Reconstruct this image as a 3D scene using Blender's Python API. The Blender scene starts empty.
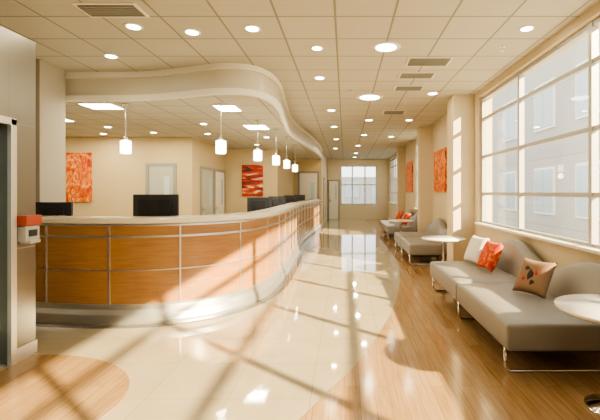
import bpy, math, random
from mathutils import Vector, Matrix
random.seed(3)
S=bpy.context.scene
S.view_settings.view_transform='AgX'
S.view_settings.look='AgX - Medium High Contrast'
H=1.5
ZC=3.3; ZS=2.9; XW=2.4

# ---------------- materials ----------------
def mat(name, col, rough=.5, metal=0., spec=.5, emit=None, es=0., coat=0.):
    m=bpy.data.materials.new(name); m.use_nodes=True
    b=m.node_tree.nodes['Principled BSDF']
    b.inputs['Base Color'].default_value=(*col,1)
    b.inputs['Roughness'].default_value=rough
    b.inputs['Metallic'].default_value=metal
    b.inputs['Specular IOR Level'].default_value=spec
    b.inputs['Coat Weight'].default_value=coat
    if emit: 
        b.inputs['Emission Color'].default_value=(*emit,1); b.inputs['Emission Strength'].default_value=es
    return m
def nodes(m): return m.node_tree.nodes, m.node_tree.links, m.node_tree.nodes['Principled BSDF']
def coords(m, scale=(1,1,1), rot=(0,0,0), loc=(0,0,0)):
    n,l,b=nodes(m)
    tc=n.new('ShaderNodeTexCoord'); mp=n.new('ShaderNodeMapping')
    mp.inputs['Scale'].default_value=scale; mp.inputs['Rotation'].default_value=rot; mp.inputs['Location'].default_value=loc
    l.new(tc.outputs['Object'],mp.inputs['Vector']); return mp.outputs['Vector']
def brick(m, vec, w, h, mort, c1, c2, cm, offset=0., bump=0.):
    n,l,b=nodes(m)
    t=n.new('ShaderNodeTexBrick'); t.offset=offset; t.squash=1
    t.inputs['Scale'].default_value=1; t.inputs['Brick Width'].default_value=w; t.inputs['Row Height'].default_value=h
    t.inputs['Mortar Size'].default_value=mort; t.inputs['Mortar Smooth'].default_value=.1
    t.inputs['Color1'].default_value=(*c1,1);t.inputs['Color2'].default_value=(*c2,1);t.inputs['Mortar'].default_value=(*cm,1)
    l.new(vec,t.inputs['Vector'])
    return t
def mixc(m,a,bb,fac,mode='MIX'):
    n,l,b=nodes(m); x=n.new('ShaderNodeMix'); x.data_type='RGBA'; x.blend_type=mode
    for s,v in ((x.inputs[6],a),(x.inputs[7],bb),(x.inputs[0],fac)):
        if isinstance(v,(int,float)): s.default_value=v
        elif isinstance(v,tuple): s.default_value=(*v,1)
        else: l.new(v,s)
    return x.outputs[2]
def noise(m,vec,scale,detail=4,rough=.55,dist=0.):
    n,l,b=nodes(m); t=n.new('ShaderNodeTexNoise'); t.inputs['Scale'].default_value=scale
    t.inputs['Detail'].default_value=detail; t.inputs['Roughness'].default_value=rough; t.inputs['Distortion'].default_value=dist
    l.new(vec,t.inputs['Vector']); return t.outputs['Fac']
def ramp(m,fac,stops):
    n,l,b=nodes(m); r=n.new('ShaderNodeValToRGB'); e=r.color_ramp.elements
    while len(e)<len(stops): e.new(.5)
    for i,(p,c) in enumerate(stops): e[i].position=p; e[i].color=(*c,1)
    l.new(fac,r.inputs['Fac']); return r.outputs['Color']
def bump(m,fac,strength,dist=.01):
    n,l,b=nodes(m); u=n.new('ShaderNodeBump'); u.inputs['Strength'].default_value=strength; u.inputs['Distance'].default_value=dist
    l.new(fac,u.inputs['Height']); l.new(u.outputs['Normal'],b.inputs['Normal'])
def setc(m,c): m.node_tree.links.new(c,m.node_tree.nodes['Principled BSDF'].inputs['Base Color'])

M={}
M['wall']=mat('wall_paint',(.54,.43,.245),.7); v=coords(M['wall']); bump(M['wall'],noise(M['wall'],v,120),.08,.003)
M['wallb']=mat('wall_cream',(.60,.51,.35),.7); v=coords(M['wallb']); bump(M['wallb'],noise(M['wallb'],v,120),.08,.003)
M['wallg']=mat('wall_greige',(.34,.30,.23),.7); v=coords(M['wallg']); bump(M['wallg'],noise(M['wallg'],v,120),.08,.003)
M['white']=mat('white_paint',(.74,.70,.60),.45)
M['soff']=mat('soffit_paint',(.55,.50,.39),.36)
m=M['ceil']=mat('ceiling_tile',(.8,.77,.7),.85)
t=brick(m,coords(m,loc=(.1,.1,0)),.6,.6,.012,(.54,.505,.41),(.50,.47,.38),(.27,.25,.195))
v=coords(m); setc(m,mixc(m,t.outputs['Color'],ramp(m,noise(m,v,60,3),[(.3,(.85,.85,.85)),(.7,(1,1,1))]),.6,'MULTIPLY'))
bump(m,t.outputs['Fac'],-.4,.01)
m=M['tile']=mat('polished_tile',(.7,.62,.5),.045,spec=.9)
v=coords(m,rot=(0,0,0),loc=(.25,.1,0)); t=brick(m,v,.6,.6,.0035,(.42,.36,.25),(.39,.335,.23),(.28,.235,.16))
nz=ramp(m,noise(m,coords(m),2.5,6),[(.3,(.84,.82,.78)),(.7,(1,1,1))]); setc(m,mixc(m,t.outputs['Color'],nz,.8,'MULTIPLY'))
m=M['plank']=mat('wood_plank',(.5,.28,.12),.13,spec=.75)
v=coords(m,rot=(0,0,math.pi/2)); t=brick(m,v,1.3,.11,.0015,(.34,.215,.105),(.41,.27,.14),(.18,.10,.045),offset=.37)
g=ramp(m,noise(m,coords(m,scale=(22,1.2,1)),2.2,6,.6,.3),[(.3,(.68,.60,.51)),(.68,(1,1,1))]); setc(m,mixc(m,t.outputs['Color'],g,.85,'MULTIPLY'))
m=M['wood']=mat('cherry_veneer',(.5,.2,.06),.25,spec=.5,coat=.3)
g=ramp(m,noise(m,coords(m,scale=(2,2,26)),1.4,6,.6,.4),[(.25,(.29,.135,.05)),(.75,(.42,.22,.09))]); setc(m,g)
m=M['steel']=mat('brushed_steel',(.72,.70,.65),.32,.85)
bump(m,noise(m,coords(m,scale=(200,200,2)),1,3),.05,.002)
m=M['steelw']=mat('steel_cladding',(.27,.255,.22),.30,.85)
bump(m,noise(m,coords(m,scale=(1,1,160)),1,3),.04,.002)
M['chrome']=mat('chrome',(.75,.74,.72),.12,1.)
M['alu']=mat('window_aluminium',(.46,.45,.42),.4,.3)
M['frame']=mat('grey_frame',(.28,.27,.23),.5)
M['door']=mat('door_face',(.42,.41,.34),.5)
M['eldoor']=mat('elevator_leaf',(.14,.20,.23),.3,.7)
M['top']=mat('countertop_solid',(.70,.64,.50),.16)
M['dark']=mat('black_plastic',(.02,.02,.022),.35)
M['screen']=mat('screen_back',(.035,.035,.04),.4)
M['darkstrip']=mat('dark_border_strip',(.12,.105,.085),.08)
m=M['fab']=mat('grey_vinyl',(.23,.215,.19),.40); bump(m,noise(m,coords(m),180),.12,.002)
m=M['pw']=mat('cushion_white',(.70,.68,.62),.9); bump(m,noise(m,coords(m),14),.3,.01)
m=M['po']=mat('cushion_orange',(.7,.13,.03),.85); setc(m,ramp(m,noise(m,coords(m),16,2,.5,1),[(.45,(.46,.035,.01)),(.6,(.66,.16,.045))]))
m=M['pb']=mat('cushion_tan',(.25,.155,.09),.9)
M['pm']=mat('cushion_motif',(.03,.02,.02),.9); M['pm2']=mat('cushion_motif_red',(.4,.04,.03),.9)
M['tabletop']=mat('white_laminate',(.76,.74,.68),.18)
m=M['art']=mat('art_print',(.8,.2,.05),.6)
f=noise(m,coords(m,scale=(1,1,.7)),5,4,.6,2.2)
setc(m,ramp(m,f,[(.3,(.30,.02,.006)),(.43,(.52,.07,.012)),(.54,(.70,.20,.035)),(.66,(.78,.50,.20))]))
m=M['art2']=mat('art_landscape',(.8,.2,.05),.6)
f=noise(m,coords(m,scale=(.5,.5,3)),2.2,4,.6,1.2)
setc(m,ramp(m,f,[(.40,(.04,.02,.02)),(.48,(.34,.02,.01)),(.56,(.55,.08,.02)),(.64,(.70,.58,.44))]))
M['lamp']=mat('lamp_diffuser',(1,.95,.85),.5,emit=(1,.93,.80),es=18)
M['pend']=mat('pendant_glass',(1,.97,.9),.4,emit=(1,.93,.80),es=8)
M['red']=mat('red_plastic',(.33,.06,.03),.35)
M['lgrey']=mat('light_plastic',(.36,.35,.31),.4)
m=M['bld']=mat('facade_panel',(.44,.43,.41),.8)
t=brick(m,coords(m,rot=(math.pi/2,0,math.pi/2)),3,1.2,.02,(.54,.52,.47),(.51,.49,.45),(.38,.37,.34)); setc(m,t.outputs['Color'])
M['bldw']=mat('facade_window',(.50,.60,.62),.15,.0)
M['bldf']=mat('facade_frame',(.9,.9,.88),.5)
M['ground']=mat('paving',(.55,.53,.49),.9)
g=bpy.data.materials.new('window_glass'); g.use_nodes=True; n=g.node_tree.nodes; l=g.node_tree.links; n.clear()
o=n.new('ShaderNodeOutputMaterial'); mx=n.new('ShaderNodeMixShader'); tr=n.new('ShaderNodeBsdfTransparent'); gl=n.new('ShaderNodeBsdfGlossy')
gl.inputs['Roughness'].default_value=.02; tr.inputs['Color'].default_value=(.97,.98,.97,1)
lw=n.new('ShaderNodeLayerWeight'); lw.inputs['Blend'].default_value=.12; mt=n.new('ShaderNodeMath'); mt.operation='MULTIPLY'; mt.inputs[1].default_value=.15
l.new(lw.outputs['Fresnel'],mt.inputs[0]); l.new(mt.outputs[0],mx.inputs[0]); l.new(tr.outputs[0],mx.inputs[1]); l.new(gl.outputs[0],mx.inputs[2]); l.new(mx.outputs[0],o.inputs[0])
M['glass']=g

# ---------------- mesh builder ----------------
class B:
    def __init__(s): s.v=[];s.f=[];s.mi=[];s.sm=[];s.ms=[]
    def k(s,m):
        if m not in s.ms: s.ms.append(m)
        return s.ms.index(m)
    def add(s,vs,fs,m,smooth=False,mtx=None):
        o=len(s.v); 
        for p in vs:
            p=Vector(p); s.v.append(tuple(mtx@p) if mtx else tuple(p))
        k=s.k(m)
        for f in fs: s.f.append([i+o for i in f]); s.mi.append(k); s.sm.append(smooth)
    def box(s,x0,x1,y0,y1,z0,z1,m,mtx=None):
        vs=[(x,y,z) for z in(z0,z1) for y in (y0,y1) for x in (x0,x1)]
        s.add(vs,[(0,2,3,1),(4,5,7,6),(0,1,5,4),(2,6,7,3),(0,4,6,2),(1,3,7,5)],m,False,mtx)
    def lathe(s,cx,cy,prof,m,n=36,mtx=None,smooth=True):
        vs=[];fs=[];k=len(prof)
        for i in range(n):
            a=2*math.pi*i/n
            for r,z in prof: vs.append((cx+r*math.cos(a),cy+r*math.sin(a),z))
        for i in range(n):
            j=(i+1)%n
            for q in range(k-1): fs.append((i*k+q,j*k+q,j*k+q+1,i*k+q+1))
        s.add(vs,fs,m,smooth,mtx)
        s.add([vs[i*k] for i in range(n)],[tuple(range(n))[::-1]],m,False,mtx)
        s.add([vs[i*k+k-1] for i in range(n)],[tuple(range(n))],m,False,mtx)
    def cyl(s,cx,cy,z0,z1,r,m,n=32,mtx=None): s.lathe(cx,cy,[(r,z0),(r,z1)],m,n,mtx)
    def tube(s,pts,r,m,n=10):
        pts=[Vector(p) for p in pts]; vs=[];fs=[]
        up=None
        for i,p in enumerate(pts):
            d=(pts[min(i+1,len(pts)-1)]-pts[max(i-1,0)]).normalized()
            if up is None: up=d.orthogonal().normalized()
            up=(up-d*up.dot(d)).normalized(); w=d.cross(up)
            for j in range(n):
                a=2*math.pi*j/n; vs.append(p+up*r*math.cos(a)+w*r*math.sin(a))
        for i in range(len(pts)-1):
            for j in range(n): fs.append((i*n+j,i*n+(j+1)%n,(i+1)*n+(j+1)%n,(i+1)*n+j))
        fs.append(tuple(range(n))[::-1]); fs.append(tuple((len(pts)-1)*n+j for j in range(n)))
        s.add(vs,fs,m,True)
    def prism(s,poly,z0,z1,m,mb=None):
        n=len(poly); vs=[(x,y,z0) for x,y in poly]+[(x,y,z1) for x,y in poly]
        s.add(vs,[(i,(i+1)%n,(i+1)%n+n,i+n) for i in range(n)],m)
        s.add(vs,[tuple(range(n))[::-1]],mb or m); s.add(vs,[tuple(range(n,2*n))],m)
    def sweep(s,path,prof,m,smooth=False):
        k=len(prof);n=len(path); vs=[]
        for x,y,nx,ny in path:
            for o,z in prof: vs.append((x+nx*o,y+ny*o,z))
        fs=[]
        for i in range(n-1):
            for j in range(k): fs.append((i*k+j,i*k+(j+1)%k,(i+1)*k+(j+1)%k,(i+1)*k+j))
        fs.append(tuple(range(k))[::-1]); fs.append(tuple((n-1)*k+j for j in range(k)))
        s.add(vs,fs,m,smooth)
    def make(s,name,bevel=0,seg=2,parent=None,loc=None):
        me=bpy.data.meshes.new(name); me.from_pydata(s.v,[],s.f)
        for m in s.ms: me.materials.append(m)
        for p,k,sm in zip(me.polygons,s.mi,s.sm): p.material_index=k; p.use_smooth=sm
        import bmesh
        bm=bmesh.new(); bm.from_mesh(me)
        bmesh.ops.remove_doubles(bm,verts=bm.verts,dist=1e-5)
        bmesh.ops.recalc_face_normals(bm,faces=bm.faces); bm.to_mesh(me); bm.free()
        o=bpy.data.objects.new(name,me); S.collection.objects.link(o)
        if bevel:
            b=o.modifiers.new('bev','BEVEL'); b.width=bevel; b.segments=seg; b.limit_method='ANGLE'; b.angle_limit=.7
        if parent: o.parent=parent
        return o

def catmull(P,n=10):
    out=[]; P=[Vector(p) for p in P]; Q=[2*P[0]-P[1]]+P+[2*P[-1]-P[-2]]
    for i in range(1,len(Q)-2):
        a,b,c,d=Q[i-1:i+3]
        for j in range(n):
            t=j/n; out.append(.5*((2*b)+(-a+c)*t+(2*a-5*b+4*c-d)*t*t+(-a+3*b-3*c+d)*t**3))
    out.append(P[-1]); return out
def norm_path(P):
    out=[]
    for i,p in enumerate(P):
        d=(P[min(i+1,len(P)-1)]-P[max(i-1,0)]).normalized(); out.append((p.x,p.y,d.y,-d.x))
    return out

# ---------------- room shell ----------------
YB=-4; YE=22; XL=-9
b=B(); b.box(XL-.2,XW+.25,YB-.2,YE+.2,-.1,0,M['tile']); b.make('floor')
cur=catmull([(-.75,-.5),(-.6,1.2),(-.45,2.2),(-.19,2.86),(.13,3.57),(.61,5.1),(1.0,7.3),(1.13,9.5),(1.1,14),(1.1,22)],10)
b=B(); b.prism([(p.x,p.y) for p in cur]+[(XW,22),(XW,-.5)],0.0005,.004,M['plank']); b.make('floor_wood')
b=B(); pol=[(-2.75+1.15*math.cos(a),2.80+.88*math.sin(a)) for a in [math.pi*2*i/64 for i in range(64)]]
b.prism([(max(-2.9,x),y) for x,y in pol],0.0005,.004,M['plank']); b.make('floor_wood_inlay')

b=B(); b.box(XL-.2,XW+.25,YB-.2,YE+.2,ZC,ZC+.1,M['ceil']); b.make('ceiling')
sp=catmull([(-9,6.05),(-6,6.05),(-4,6.05),(-3,6.0),(-2.3,5.8),(-1.75,5.62),(-1.35,5.7),(-1.15,6.1),(-1.12,6.8),(-1.22,8.0),(-1.32,9.5),(-1.25,11),(-1.1,13),(-1.0,15),(-1.0,17)],8)
b=B(); b.prism([(p.x,p.y) for p in sp]+[(-9,17.0)],ZS,ZC-.001,M['soff'],M['ceil'])
b.make('ceiling_soffit')
spn=norm_path(sp)
b=B(); b.sweep(spn,[(-.02,ZS-.03),(.05,ZS-.03),(.05,ZS+.05),(-.02,ZS+.05)],M['white'])
b.sweep(spn,[(-.01,ZC-.08),(.05,ZC-.08),(.05,ZC-.002),(-.01,ZC-.002)],M['white']); b.make('trim_soffit')

wins=[(-3.4,7.2),(11.45,13.7),(16.35,21.5)]
b=B(); b.box(XW,XW+.25,YB,YE,0,.94,M['wallb']); b.box(XW,XW+.25,YB,YE,3.2,ZC,M['wallb'])
ys=[YB]+[y for w in wins for y in w]+[YE]
for i in range(0,len(ys),2): b.box(XW,XW+.25,ys[i],ys[i+1],.94,3.2,M['wallb'])
b.make('wall_right')
for i,(y0,y1,x0) in enumerate([(7.4,7.85,2.0),(11.0,11.35,2.05),(15.9,16.3,2.1)]):
    c=B(); c.box(x0,XW-.001,y0,y1,0,ZC,M['wallb']); c.box(x0-.012,XW-.002,y0-.012,y1+.012,0.004,.1,M['white']); c.make('column',.008)
c=B(); c.box(-4.45,-4.12,5.40,5.9,0,ZC,M['wallg']); c.make('column',.008)
b=B(); b.box(XW-.015,XW-.001,YB,7.38,0.005,.1,M['white']); b.box(XW-.015,XW-.001,7.87,YE,0.005,.1,M['white']); b.make('baseboard_right')

def side_window(idx,y0,y1,vs,x=XW+.06):
    b=B(); d0,d1=x,x+.05; A=M['alu']
    for z in (.96,1.47,2.13,2.80,3.17): b.box(d0,d1,y0,y1,z-.025,z+.025,A)
    for y in vs: b.box(d0-.01,d1+.01,y-.028,y+.028,.94,3.2,A)
    b.box(x+.022,x+.028,y0,y1,.96,3.17,M['glass'])
    b.box(XW-.07,XW+.06,y0,y1,.925,.955,M['white'])
    b.make('window_%d'%idx)
side_window(1,-3.4,7.2,[7.165,5.65,4.0,2.35,.7,-.95,-2.6,-3.365])
side_window(2,11.45,13.7,[11.49,12.6,13.66]); side_window(3,16.35,21.5,[16.39,18,19.75,21.46])

def wall(name,x0,x1,y0,y1,m=M['wall'],top=ZC):
    b=B(); b.box(x0,x1,y0,y1,0,top,m); return b.make(name)
wall('wall_back_left',XL,-3.9,10.2,10.4,top=ZS)
wall('wall_back_return',-4.1,-3.9,10.4,13.0,top=ZS)
wall('wall_back_center',-4.1,-2.2,13.0,13.2,top=ZS)
wall('wall_center_return',-2.4,-2.2,13.2,17,top=ZS)
wall('wall_back_far',-2.4,-1.0,17.0,17.2)
wall('wall_corridor_left',-1.2,-1.0,17.2,YE,M['wallb'])
wall('wall_left',XL-.2,XL,YB,10.4)
wall('wall_behind',XL-.2,XW+.25,YB-.2,YB)
b=B(); x0,x1,z0,z1=-.25,1.75,.8,2.95
b.box(-1.2,x0,YE,YE+.2,0,ZC,M['wallb']);b.box(x1,XW+.25,YE,YE+.2,0,ZC,M['wallb']);b.box(x0,x1,YE,YE+.2,0,z0,M['wallb']);b.box(x0,x1,YE,YE+.2,z1,ZC,M['wallb']); b.make('wall_end')
b=B()
for x in (x0+.03,.4,1.1,x1-.03): b.box(x-.035,x+.035,YE+.03,YE+.12,z0,z1,M['alu'])
for z in (z0+.03,1.9,z1-.03): b.box(x0,x1,YE+.04,YE+.11,z-.035,z+.035,M['alu'])
b.box(x0,x1,YE+.07,YE+.078,z0,z1,M['glass']); b.make('window_4')

def door(idx,w,h,mtx,panel=M['door']):
    b=B(); F=M['frame']
    b.box(-w/2-.08,-w/2,-.04,-.001,0.002,h+.08,F,mtx);b.box(w/2,w/2+.08,-.04,-.001,0.002,h+.08,F,mtx);b.box(-w/2,w/2,-.04,-.001,h,h+.08,F,mtx)
    b.box(-w/2+.005,w/2-.005,-.022,-.002,.01,h-.005,panel,mtx)
    b.box(w*.12,w*.34,-.026,-.02,1.1,1.9,M['bldw'],mtx)
    b.tube([mtx@Vector(p) for p in [(-w/2+.07,-.025,1.02),(-w/2+.07,-.06,1.02),(-w/2+.18,-.06,1.02)]],.009,M['chrome'])
    b.box(-w/2+.04,-w/2+.1,-.026,-.02,.95,1.1,M['chrome'],mtx)
    b.make('door_%d'%idx)
R90=Matrix.Rotation(math.pi/2,4,'Z')
door(1,.62,2.15,Matrix.Translation((-4.68,10.2,0)))
door(2,.95,2.12,Matrix.Translation((-3.9,11.3,0))@R90)
door(3,.9,2.12,Matrix.Translation((-3.9,12.4,0))@R90,M['white'])
door(4,.75,2.3,Matrix.Translation((-1.55,17.0,0)),M['white'])
door(5,.9,2.1,Matrix.Translation((-1.0,19,0))@R90,M['white'])
door(6,.5,2.1,Matrix.Translation((-.62,22,0)),M['white'])
b=B(); b.box(XL,-5.08,10.18,10.199,0.001,.1,M['white']); b.make('baseboard_back')

# ---------------- elevator portal ----------------
b=B(); W=M['steelw']; X=-2.9
b.box(-5,X,3.45,3.75,0,2.9,W); b.box(-5,X,1.2,2.1,0,2.9,W); b.box(-5,X,2.1,3.45,2.1,2.9,W)
b.box(-5,X-.25,2.1,3.45,0,2.1,M['frame'])
for z in (1.0,2.1): b.box(X,X+.003,3.46,3.74,z-.004,z+.004,M['frame'])
b.box(X-.005,X+.03,3.44,3.5,0,2.13,M['steel']); b.box(X-.005,X+.03,2.05,2.11,0,2.13,M['steel']); b.box(X-.005,X+.03,2.05,3.5,2.08,2.14,M['steel'])
b.box(-5,X+.012,3.4501,3.755,0.004,.12,M['steel'])
el_=b.make('elevator_surround',.006)
b=B(); b.box(X-.2,X-.16,2.12,2.77,.02,2.07,M['eldoor']); b.box(X-.2,X-.16,2.78,3.44,.02,2.07,M['eldoor'])
b.box(X-.22,X-.02,2.1,3.45,0,.015,M['steel']); b.make('elevator_leaves',.004,2,el_)
b=B(); b.box(X+.001,X+.09,3.53,3.71,1.20,1.29,M['red']); b.box(X+.001,X+.075,3.54,3.70,1.06,1.195,M['lgrey'])
b.box(X+.075,X+.08,3.57,3.67,1.1,1.16,M['dark']); b.box(X+.01,X+.10,3.56,3.68,1.04,1.07,M['lgrey']); b.make('sanitizer_dispenser',.012,3)

# ---------------- reception counter ----------------
cp=catmull([(-5.4,4.95),(-4.5,4.80),(-3.6,4.69),(-2.9,4.60),(-2.25,4.62),(-1.75,4.84),(-1.4,5.22),(-1.2,5.8),(-1.12,6.6),(-1.14,8),(-1.22,10),(-1.25,12),(-1.15,14.5),(-1.05,16.95)],14)
cn=norm_path(cp)
def pr(o0,o1,z0,z1): return [(o0,z0),(o1,z0),(o1,z1),(o0,z1)]
b=B()
b.sweep(cn,pr(-.10,0,.16,1.13),M['wood'])
b.sweep(cn,[(-.08,0),(.075,0),(.072,.03),(.05,.10),(.02,.15),(.012,.19),(-.08,.19)],M['steel'])
for z,w in ((1.115,.010),(.985,.012),(.60,.006),(.2,.012)): b.sweep(cn,pr(-.01,.012,z-w,z+w),M['steel'])
b.sweep(cn,[(-.28,1.14),(.06,1.14),(.075,1.155),(.075,1.19),(.06,1.205),(-.28,1.205)],M['top'])
b.sweep(cn,pr(-.10,-.05,1.12,1.14),M['steel'])
b.sweep(cn,pr(-.62,-.10,.70,.74),M['top']); b.sweep(cn,pr(-.60,-.57,.0,.70),M['wood'])
L=0; nxt=.35
for i in range(1,len(cn)):
    dx=cn[i][0]-cn[i-1][0]; dy=cn[i][1]-cn[i-1][1]; L+=math.hypot(dx,dy)
    if L>=nxt:
        nxt+=.78; x,y,nx,ny=cn[i]; a=math.atan2(ny,nx)
        mt_=Matrix.Translation((x,y,0))@Matrix.Rotation(a,4,'Z')
        b.box(-.01,.013,-.009,.009,.19,1.12,M['steel'],mt_)
b.make('reception_counter')
b=B(); b.sweep(cn,pr(.08,.20,.0005,.003),M['darkstrip']); b.make('floor_border_strip')  # thin dark grey-brown band following the foot of the counter

def monitor(x,y,ang,top=1.44,w=.6,h=.36):
    t=Matrix.Translation((x,y,0))@Matrix.Rotation(ang,4,'Z'); b=B(); D=M['screen']
    b.box(-w/2,w/2,0,.035,top-h,top,D,t); b.box(-w/2+.08,w/2-.08,-.03,0,top-h+.06,top-.06,M['dark'],t)
    b.box(-w/2+.012,w/2-.012,.035,.037,top-h+.012,top-.012,M['bldw'],t)
    b.box(-.035,.035,-.035,-.01,.76,top-.12,M['dark'],t); b.box(-.12,.12,-.08,.10,.742,.76,M['dark'],t)
    b.make('computer_monitor',.006)
monitor(-2.37,5.0,.0,1.47,.56); monitor(-3.72,5.1,.0,1.37,.46,.33)
for y,a in ((7.3,.3),(9.3,.5),(11.6,.5),(14,.5)): monitor(-1.58,y,a,1.40,.40,.3)

# ---------------- sofas ----------------
def sofa(y0,y1,phase=0.):
    Fm=M['fab']; L=y1-y0
    xf,xb=1.30,2.12; n=2
    e=bpy.data.objects.new('sofa',None); S.collection.objects.link(e)
    for i in range(n):
        a=y0+L*i/n+.006; c=y0+L*(i+1)/n-.006; q=B(); NX=10;NY=16
        def P(u,v,z): return (xf+(xb+.1-xf)*u, a+(c-a)*v, z)
        vs=[];fs=[]
        for iy in range(NY+1):
            for ix in range(NX+1):
                u=ix/NX; vv=iy/NY; d=(1-(2*u-1)**6)*(1-(2*vv-1)**8)
                vs.append(P(u,vv,.435+.03*d))
        for iy in range(NY):
            for ix in range(NX): k=iy*(NX+1)+ix; fs.append((k,k+1,k+NX+2,k+NX+1))
        o=len(vs)
        ring=[ix for ix in range(NX+1)]+[iy*(NX+1)+NX for iy in range(1,NY+1)]+[NY*(NX+1)+ix for ix in range(NX-1,-1,-1)]+[iy*(NX+1) for iy in range(NY-1,0,-1)]
        for r in ring: vs.append((vs[r][0],vs[r][1],.215))
        R=len(ring)
        for k in range(R): fs.append((ring[k],ring[(k+1)%R],o+(k+1)%R,o+k))
        fs.append(tuple(o+k for k in range(R)))
        q.add(vs,fs,Fm,True); ob=q.make('seat_%d'%(i+1),.03,4,e)
    NS=60
    vs=[];fs=[]
    for i in range(NS+1):
        s=i/NS; y=y0+L*s
        top=.76+.10*math.sin(2*math.pi*(s*1.75+phase))+.03*s
        edge=min(1,min(s,1-s)/.05); top-=.10*(1-math.sqrt(1-(1-edge)**2)) if edge<1 else 0
        lean=.10
        th=.075
        loop=[(xb-.05,.40),(xb-.03+lean*.4,.55),(xb-.03+lean*.85,top-.06)]
        for j in range(5):
            a=math.pi-(math.pi*j/4); loop.append((xb+lean-.03+th+th*math.cos(a),top-.05+.05*math.sin(a)))
        loop+=[(xb+.15,top-.10),(xb+.13,.55),(xb+.13,.24),(xb-.05,.24)]
        K=len(loop)
        for x,z in loop: vs.append((x,y,z))
    for i in range(NS):
        for j in range(K): fs.append((i*K+j,i*K+(j+1)%K,(i+1)*K+(j+1)%K,(i+1)*K+j))
    fs.append(tuple(range(K))[::-1]); fs.append(tuple(NS*K+j for j in range(K)))
    q=B(); q.add(vs,fs,Fm,True); q.make('back',0,2,e)
    q=B()
    for y in (y0+.12,(y0+y1)/2,y1-.12):
        x0,x1=xf+.03,xb+.06; z0=.018; zt=.23; r=.05
        pts=[(x0,y,zt)]
        for j in range(6): a=math.pi+math.pi/2*j/5; pts.append((x0+r+r*math.cos(a),y,z0+r+r*math.sin(a)))
        for j in range(6): a=1.5*math.pi+math.pi/2*j/5; pts.append((x1-r+r*math.cos(a),y,z0+r+r*math.sin(a)))
        pts.append((x1,y,zt)); q.tube(pts,.013,M['chrome'],12)
    q.box(xf+.06,xb+.06,y0+.06,y1-.06,.195,.216,M['dark']); q.make('sled_legs',0,2,e)
    return e
sofa(3.2,6.15,.0); sofa(8.1,10.6,.15); sofa(12.2,15.0,.15)

def table(x,y,r=.38,z=.70):
    b=B(); b.lathe(x,y,[(0.001,z-.035),(r-.03,z-.035),(r-.005,z-.02),(r,z-.01),(r-.004,z),(0.001,z)],M['tabletop'],56)
    b.lathe(x,y,[(.03,.03),(.03,z-.05),(.09,z-.036)],M['chrome'],24)
    b.lathe(x,y,[(.19,.004),(.19,.014),(.08,.03),(.03,.05)],M['chrome'],40); b.make('side_table')
table(1.87,2.76); table(1.72,7.0); table(1.58,11.35,.36); 

def pillow(name,loc,rot,size,th,m,motif=False):
    b=B(); N=16; t=Matrix.Translation(loc)@rot
    for sgn in (1,-1):
        vs=[];fs=[]
        for i in range(N+1):
            for j in range(N+1):
                u=2*i/N-1; v=2*j/N-1
                x=u*(1-.10*(1-v*v)*u*u); y=v*(1-.10*(1-u*u)*v*v)
                h=((1-u**4)*(1-v**4)); h=max(h,0)**.6
                vs.append((x*size/2,y*size/2,sgn*h*th/2))
        for i in range(N):
            for j in range(N): k=i*(N+1)+j; fs.append((k,k+1,k+N+2,k+N+1))
        b.add(vs,fs,m,True,t)
    if motif:
        for (cx,cy,rx,ry,mm) in [(0,0,.08,.055,M['pm']),(-.05,.06,.03,.03,M['pm2']),(.06,.05,.03,.04,M['pm']),(.03,-.06,.045,.025,M['pm2']),(-.07,-.04,.03,.035,M['pm'])]:
          for sg in (1,-1):
            vs=[(cx,cy,sg*(th/2+.006))]+[(cx+rx*(1+.25*math.sin(3*a))*math.cos(a),cy+ry*math.sin(a),sg*(th/2-.004)) for a in [2*math.pi*i/20 for i in range(20)]]
            b.add(vs,[(0,i+1,(i+1)%20+1) for i in range(20)],mm,True,t)
    return b.make(name)
def prot(yaw,lean): return Matrix.Rotation(yaw,4,'Z')@Matrix.Rotation(lean,4,'Y')
pillow('throw_pillow_white',(1.90,5.78,.665),prot(.25,-1.15),.42,.15,M['pw'])
pillow('throw_pillow_orange',(1.92,5.30,.66),prot(.15,-1.15),.40,.14,M['po'])
pillow('throw_pillow_patterned',(1.90,4.02,.645),prot(.5,-1.05),.38,.13,M['pb'],True)
pillow('throw_pillow_orange',(1.94,12.7,.65),prot(.2,-1.15),.40,.14,M['po'])
pillow('throw_pillow_orange',(1.94,14.2,.65),prot(.2,-1.15),.40,.14,M['po'])

def art(name,x0,x1,y0,y1,z0,z1,m):
    b=B(); b.box(x0,x1,y0,y1,z0,z1,m); b.make(name,.004)
art('wall_art',-7.08,-6.45,10.15,10.198,1.25,2.5,M['art'])
art('wall_art',-3.34,-2.66,12.95,12.998,1.36,2.38,M['art2'])
art('wall_art',XW-.05,XW-.002,9.4,10.6,1.5,2.55,M['art'])
art('wall_art',XW-.05,XW-.002,14.1,15.4,1.5,2.6,M['art'])

def light(name,kind,loc,power,parent=None,size=.3,col=(1,.86,.60),**k):
    d=bpy.data.lights.new(name,kind); d.energy=power; d.color=col
    if kind=='AREA': d.shape='DISK'; d.size=size
    if kind=='POINT': d.shadow_soft_size=size
    o=bpy.data.objects.new(name,d); o.location=loc; S.collection.objects.link(o)
    if parent: o.parent=parent
    return o
for x,y in [(-3.48,6.35),(-1.97,6.35),(-1.70,7.8),(-1.55,9.0),(-1.5,10.3),(-1.5,12.0)]:
    b=B(); b.lathe(x,y,[(.001,2.11),(.07,2.11),(.08,2.12),(.08,2.30),(.065,2.315),(.001,2.315)],M['pend'],28)
    b.cyl(x,y,2.315,2.37,.03,M['steel'],16); b.cyl(x,y,2.37,2.875,.007,M['steel'],8); b.lathe(x,y,[(.06,2.88),(.055,2.899)],M['steel'],24)
    o=b.make('pendant_lamp'); light('bulb','POINT',(x,y,1.98),8,o,.08)

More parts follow.
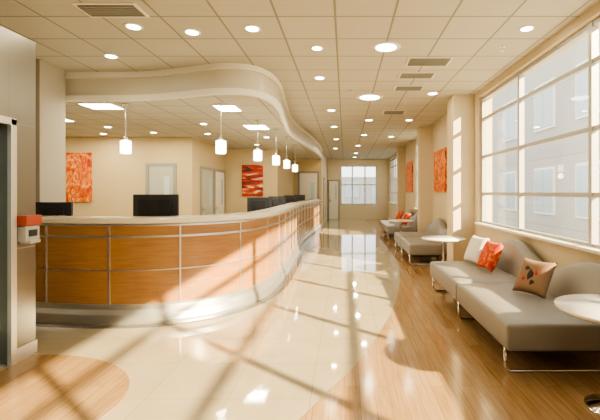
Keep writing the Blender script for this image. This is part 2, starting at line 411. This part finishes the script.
def downlight(x,y,r=.085,z=ZC,p=9):
    b=B(); b.lathe(x,y,[(r*.82,z-.006),(r*1.2,z-.004),(r*1.22,z-.0005)],M['white'],36); b.cyl(x,y,z-.010,z-.0055,r*.85,M['lamp'],32)
    o=b.make('ceiling_downlight')
    if p: light('lamp','AREA',(x,y,z-.02),p,o,r*1.6)
dl=[(.51,4.97,.15),(.47,7.6,.22),(2.0,4.4,.07),(-1.02,4.4,.08),(-1.72,4.5,.08),(-2.3,4.35,.08),(-3.1,5.3,.08),(-.4,6.3,.08),(-.35,5.0,.07),
    (1.6,7.3,.09),(-.3,8.8,.09),(.6,10,.10),(1.6,10,.09),(-.3,11,.09),(.6,12.6,.1),(-.3,13.6,.09),(1.5,13,.09),(.5,15.5,.1),(-.4,16.5,.09),(.5,18.5,.1),(.5,20.7,.1)]
for x,y,r in dl: downlight(x,y,r,ZC,(5 if r<.1 else 10)*(2.2 if y>14 else 1))
for x,y in [(-.5,1.5),(1,1.5),(-.5,-1.5),(1,-1.5),(-2,.5),(-2.2,2.8),(-5,2),(-7,3)]: downlight(x,y,.12,ZC,7)
for x,y in [(-2.9,8.2),(-5.1,8.6),(-6.8,9.2),(-6.8,7.6),(-5.8,9.6),(-2.6,11.8),(-2.0,10.2),(-3.3,9.6),(-4.5,9.4)]: downlight(x,y,.075,ZS,19)
def troffer(x,y,w,d,z=ZS,p=24):
    b=B(); b.box(x-w/2,x+w/2,y-d/2,y+d/2,z-.012,z-.001,M['white']); b.box(x-w/2+.03,x+w/2-.03,y-d/2+.03,y+d/2-.03,z-.016,z-.011,M['lamp'])
    o=b.make('ceiling_light_panel'); l_=light('lamp','AREA',(x,y,z-.03),p,o,w*.8)
troffer(-3.95,6.5,.55,.45); troffer(-1.95,6.65,.40,.5) ; troffer(-1.9,8.6,.5,.6); troffer(-5.6,7.6,.6,.6)
def vent(x,y,w,d):
    b=B(); z=ZC
    b.box(x-w/2,x+w/2,y-d/2,y+d/2,z-.012,z-.001,M['white']); n=6
    b.box(x-w/2+.03,x+w/2-.03,y-d/2+.03,y+d/2-.03,z-.014,z-.0115,M['dark'])
    for i in range(n):
        yy=y-d/2+.05+(d-.1)*i/(n-1); b.box(x-w/2+.03,x+w/2-.03,yy-.008,yy+.008,z-.024,z-.013,M['frame'])
    b.make('air_vent')
vent(1.15,5.5,.6,.35); vent(1.1,6.15,.55,.3); vent(-2.3,3.95,.6,.3); vent(1.1,6.9,.5,.3); vent(1.1,9,.5,.4)
for x,y in [(1.95,4.95),(.1,7),(1.2,8)]:
    b=B(); b.lathe(x,y,[(.035,ZC-.008),(.035,ZC-.001)],M['steel'],20); b.cyl(x,y,ZC-.05,ZC-.008,.01,M['steel'],10); b.cyl(x,y,ZC-.056,ZC-.05,.022,M['steel'],16); b.make('fire_sprinkler')

# ---------------- exterior ----------------
b=B(); b.box(2.8,90,-60,90,-.6,-.4,M['ground']); b.box(-30,2.8,22.5,90,-.6,-.4,M['ground']); b.make('ground_outside')
b=B(); b.box(9,20,9,40,-.4,14,M['bld'])
for y in [10.5,13.8,17.2,21,25,29,33]:
    for z in (.6,4.4,8):
        b.box(8.93,9.02,y-.1,y+1.7,z-.1,z+2.0,M['bldf']); b.box(8.9,8.96,y,y+.78,z,z+1.9,M['bldw']); b.box(8.9,8.96,y+.84,y+1.6,z,z+1.9,M['bldw'])
for x in [10.5,13.8,17]:
    for z in (.6,4.4,8): b.box(x-.1,x+1.7,8.93,9.02,z-.1,z+2,M['bldf']); b.box(x,x+1.6,8.9,8.96,z,z+1.9,M['bldw'])
b.make('neighbouring_building')
b=B(); b.box(-14,14,45,55,-.4,3.2,M['bld']); 
for x in range(-12,14,3): b.box(x,x+1.6,44.9,45.05,.9,2.6,M['bldw'])
b.make('distant_building')

# ---------------- light ----------------
sd=bpy.data.lights.new('sun','SUN'); sd.energy=34; sd.color=(1,.79,.48); sd.angle=.016
so=bpy.data.objects.new('sun',sd); S.collection.objects.link(so)
el=math.radians(25); hd=Vector((-.76,.65,0)).normalized()
d=Vector((hd.x*math.cos(el),hd.y*math.cos(el),-math.sin(el)))
so.rotation_euler=d.to_track_quat('-Z','Y').to_euler(); so.location=(20,-15,12)
w=bpy.data.worlds.new('sky'); S.world=w; w.use_nodes=True
bg=w.node_tree.nodes['Background']; bg.inputs[0].default_value=(.97,.96,.95,1); bg.inputs[1].default_value=3.1

# ---------------- camera ----------------
cd=bpy.data.cameras.new('camera'); cd.sensor_width=36; cd.lens=24; cd.shift_x=-.075; cd.shift_y=-.03
co=bpy.data.objects.new('camera',cd); S.collection.objects.link(co); co.location=(0,0,H); co.rotation_euler=(math.pi/2,0,0)
S.camera=co
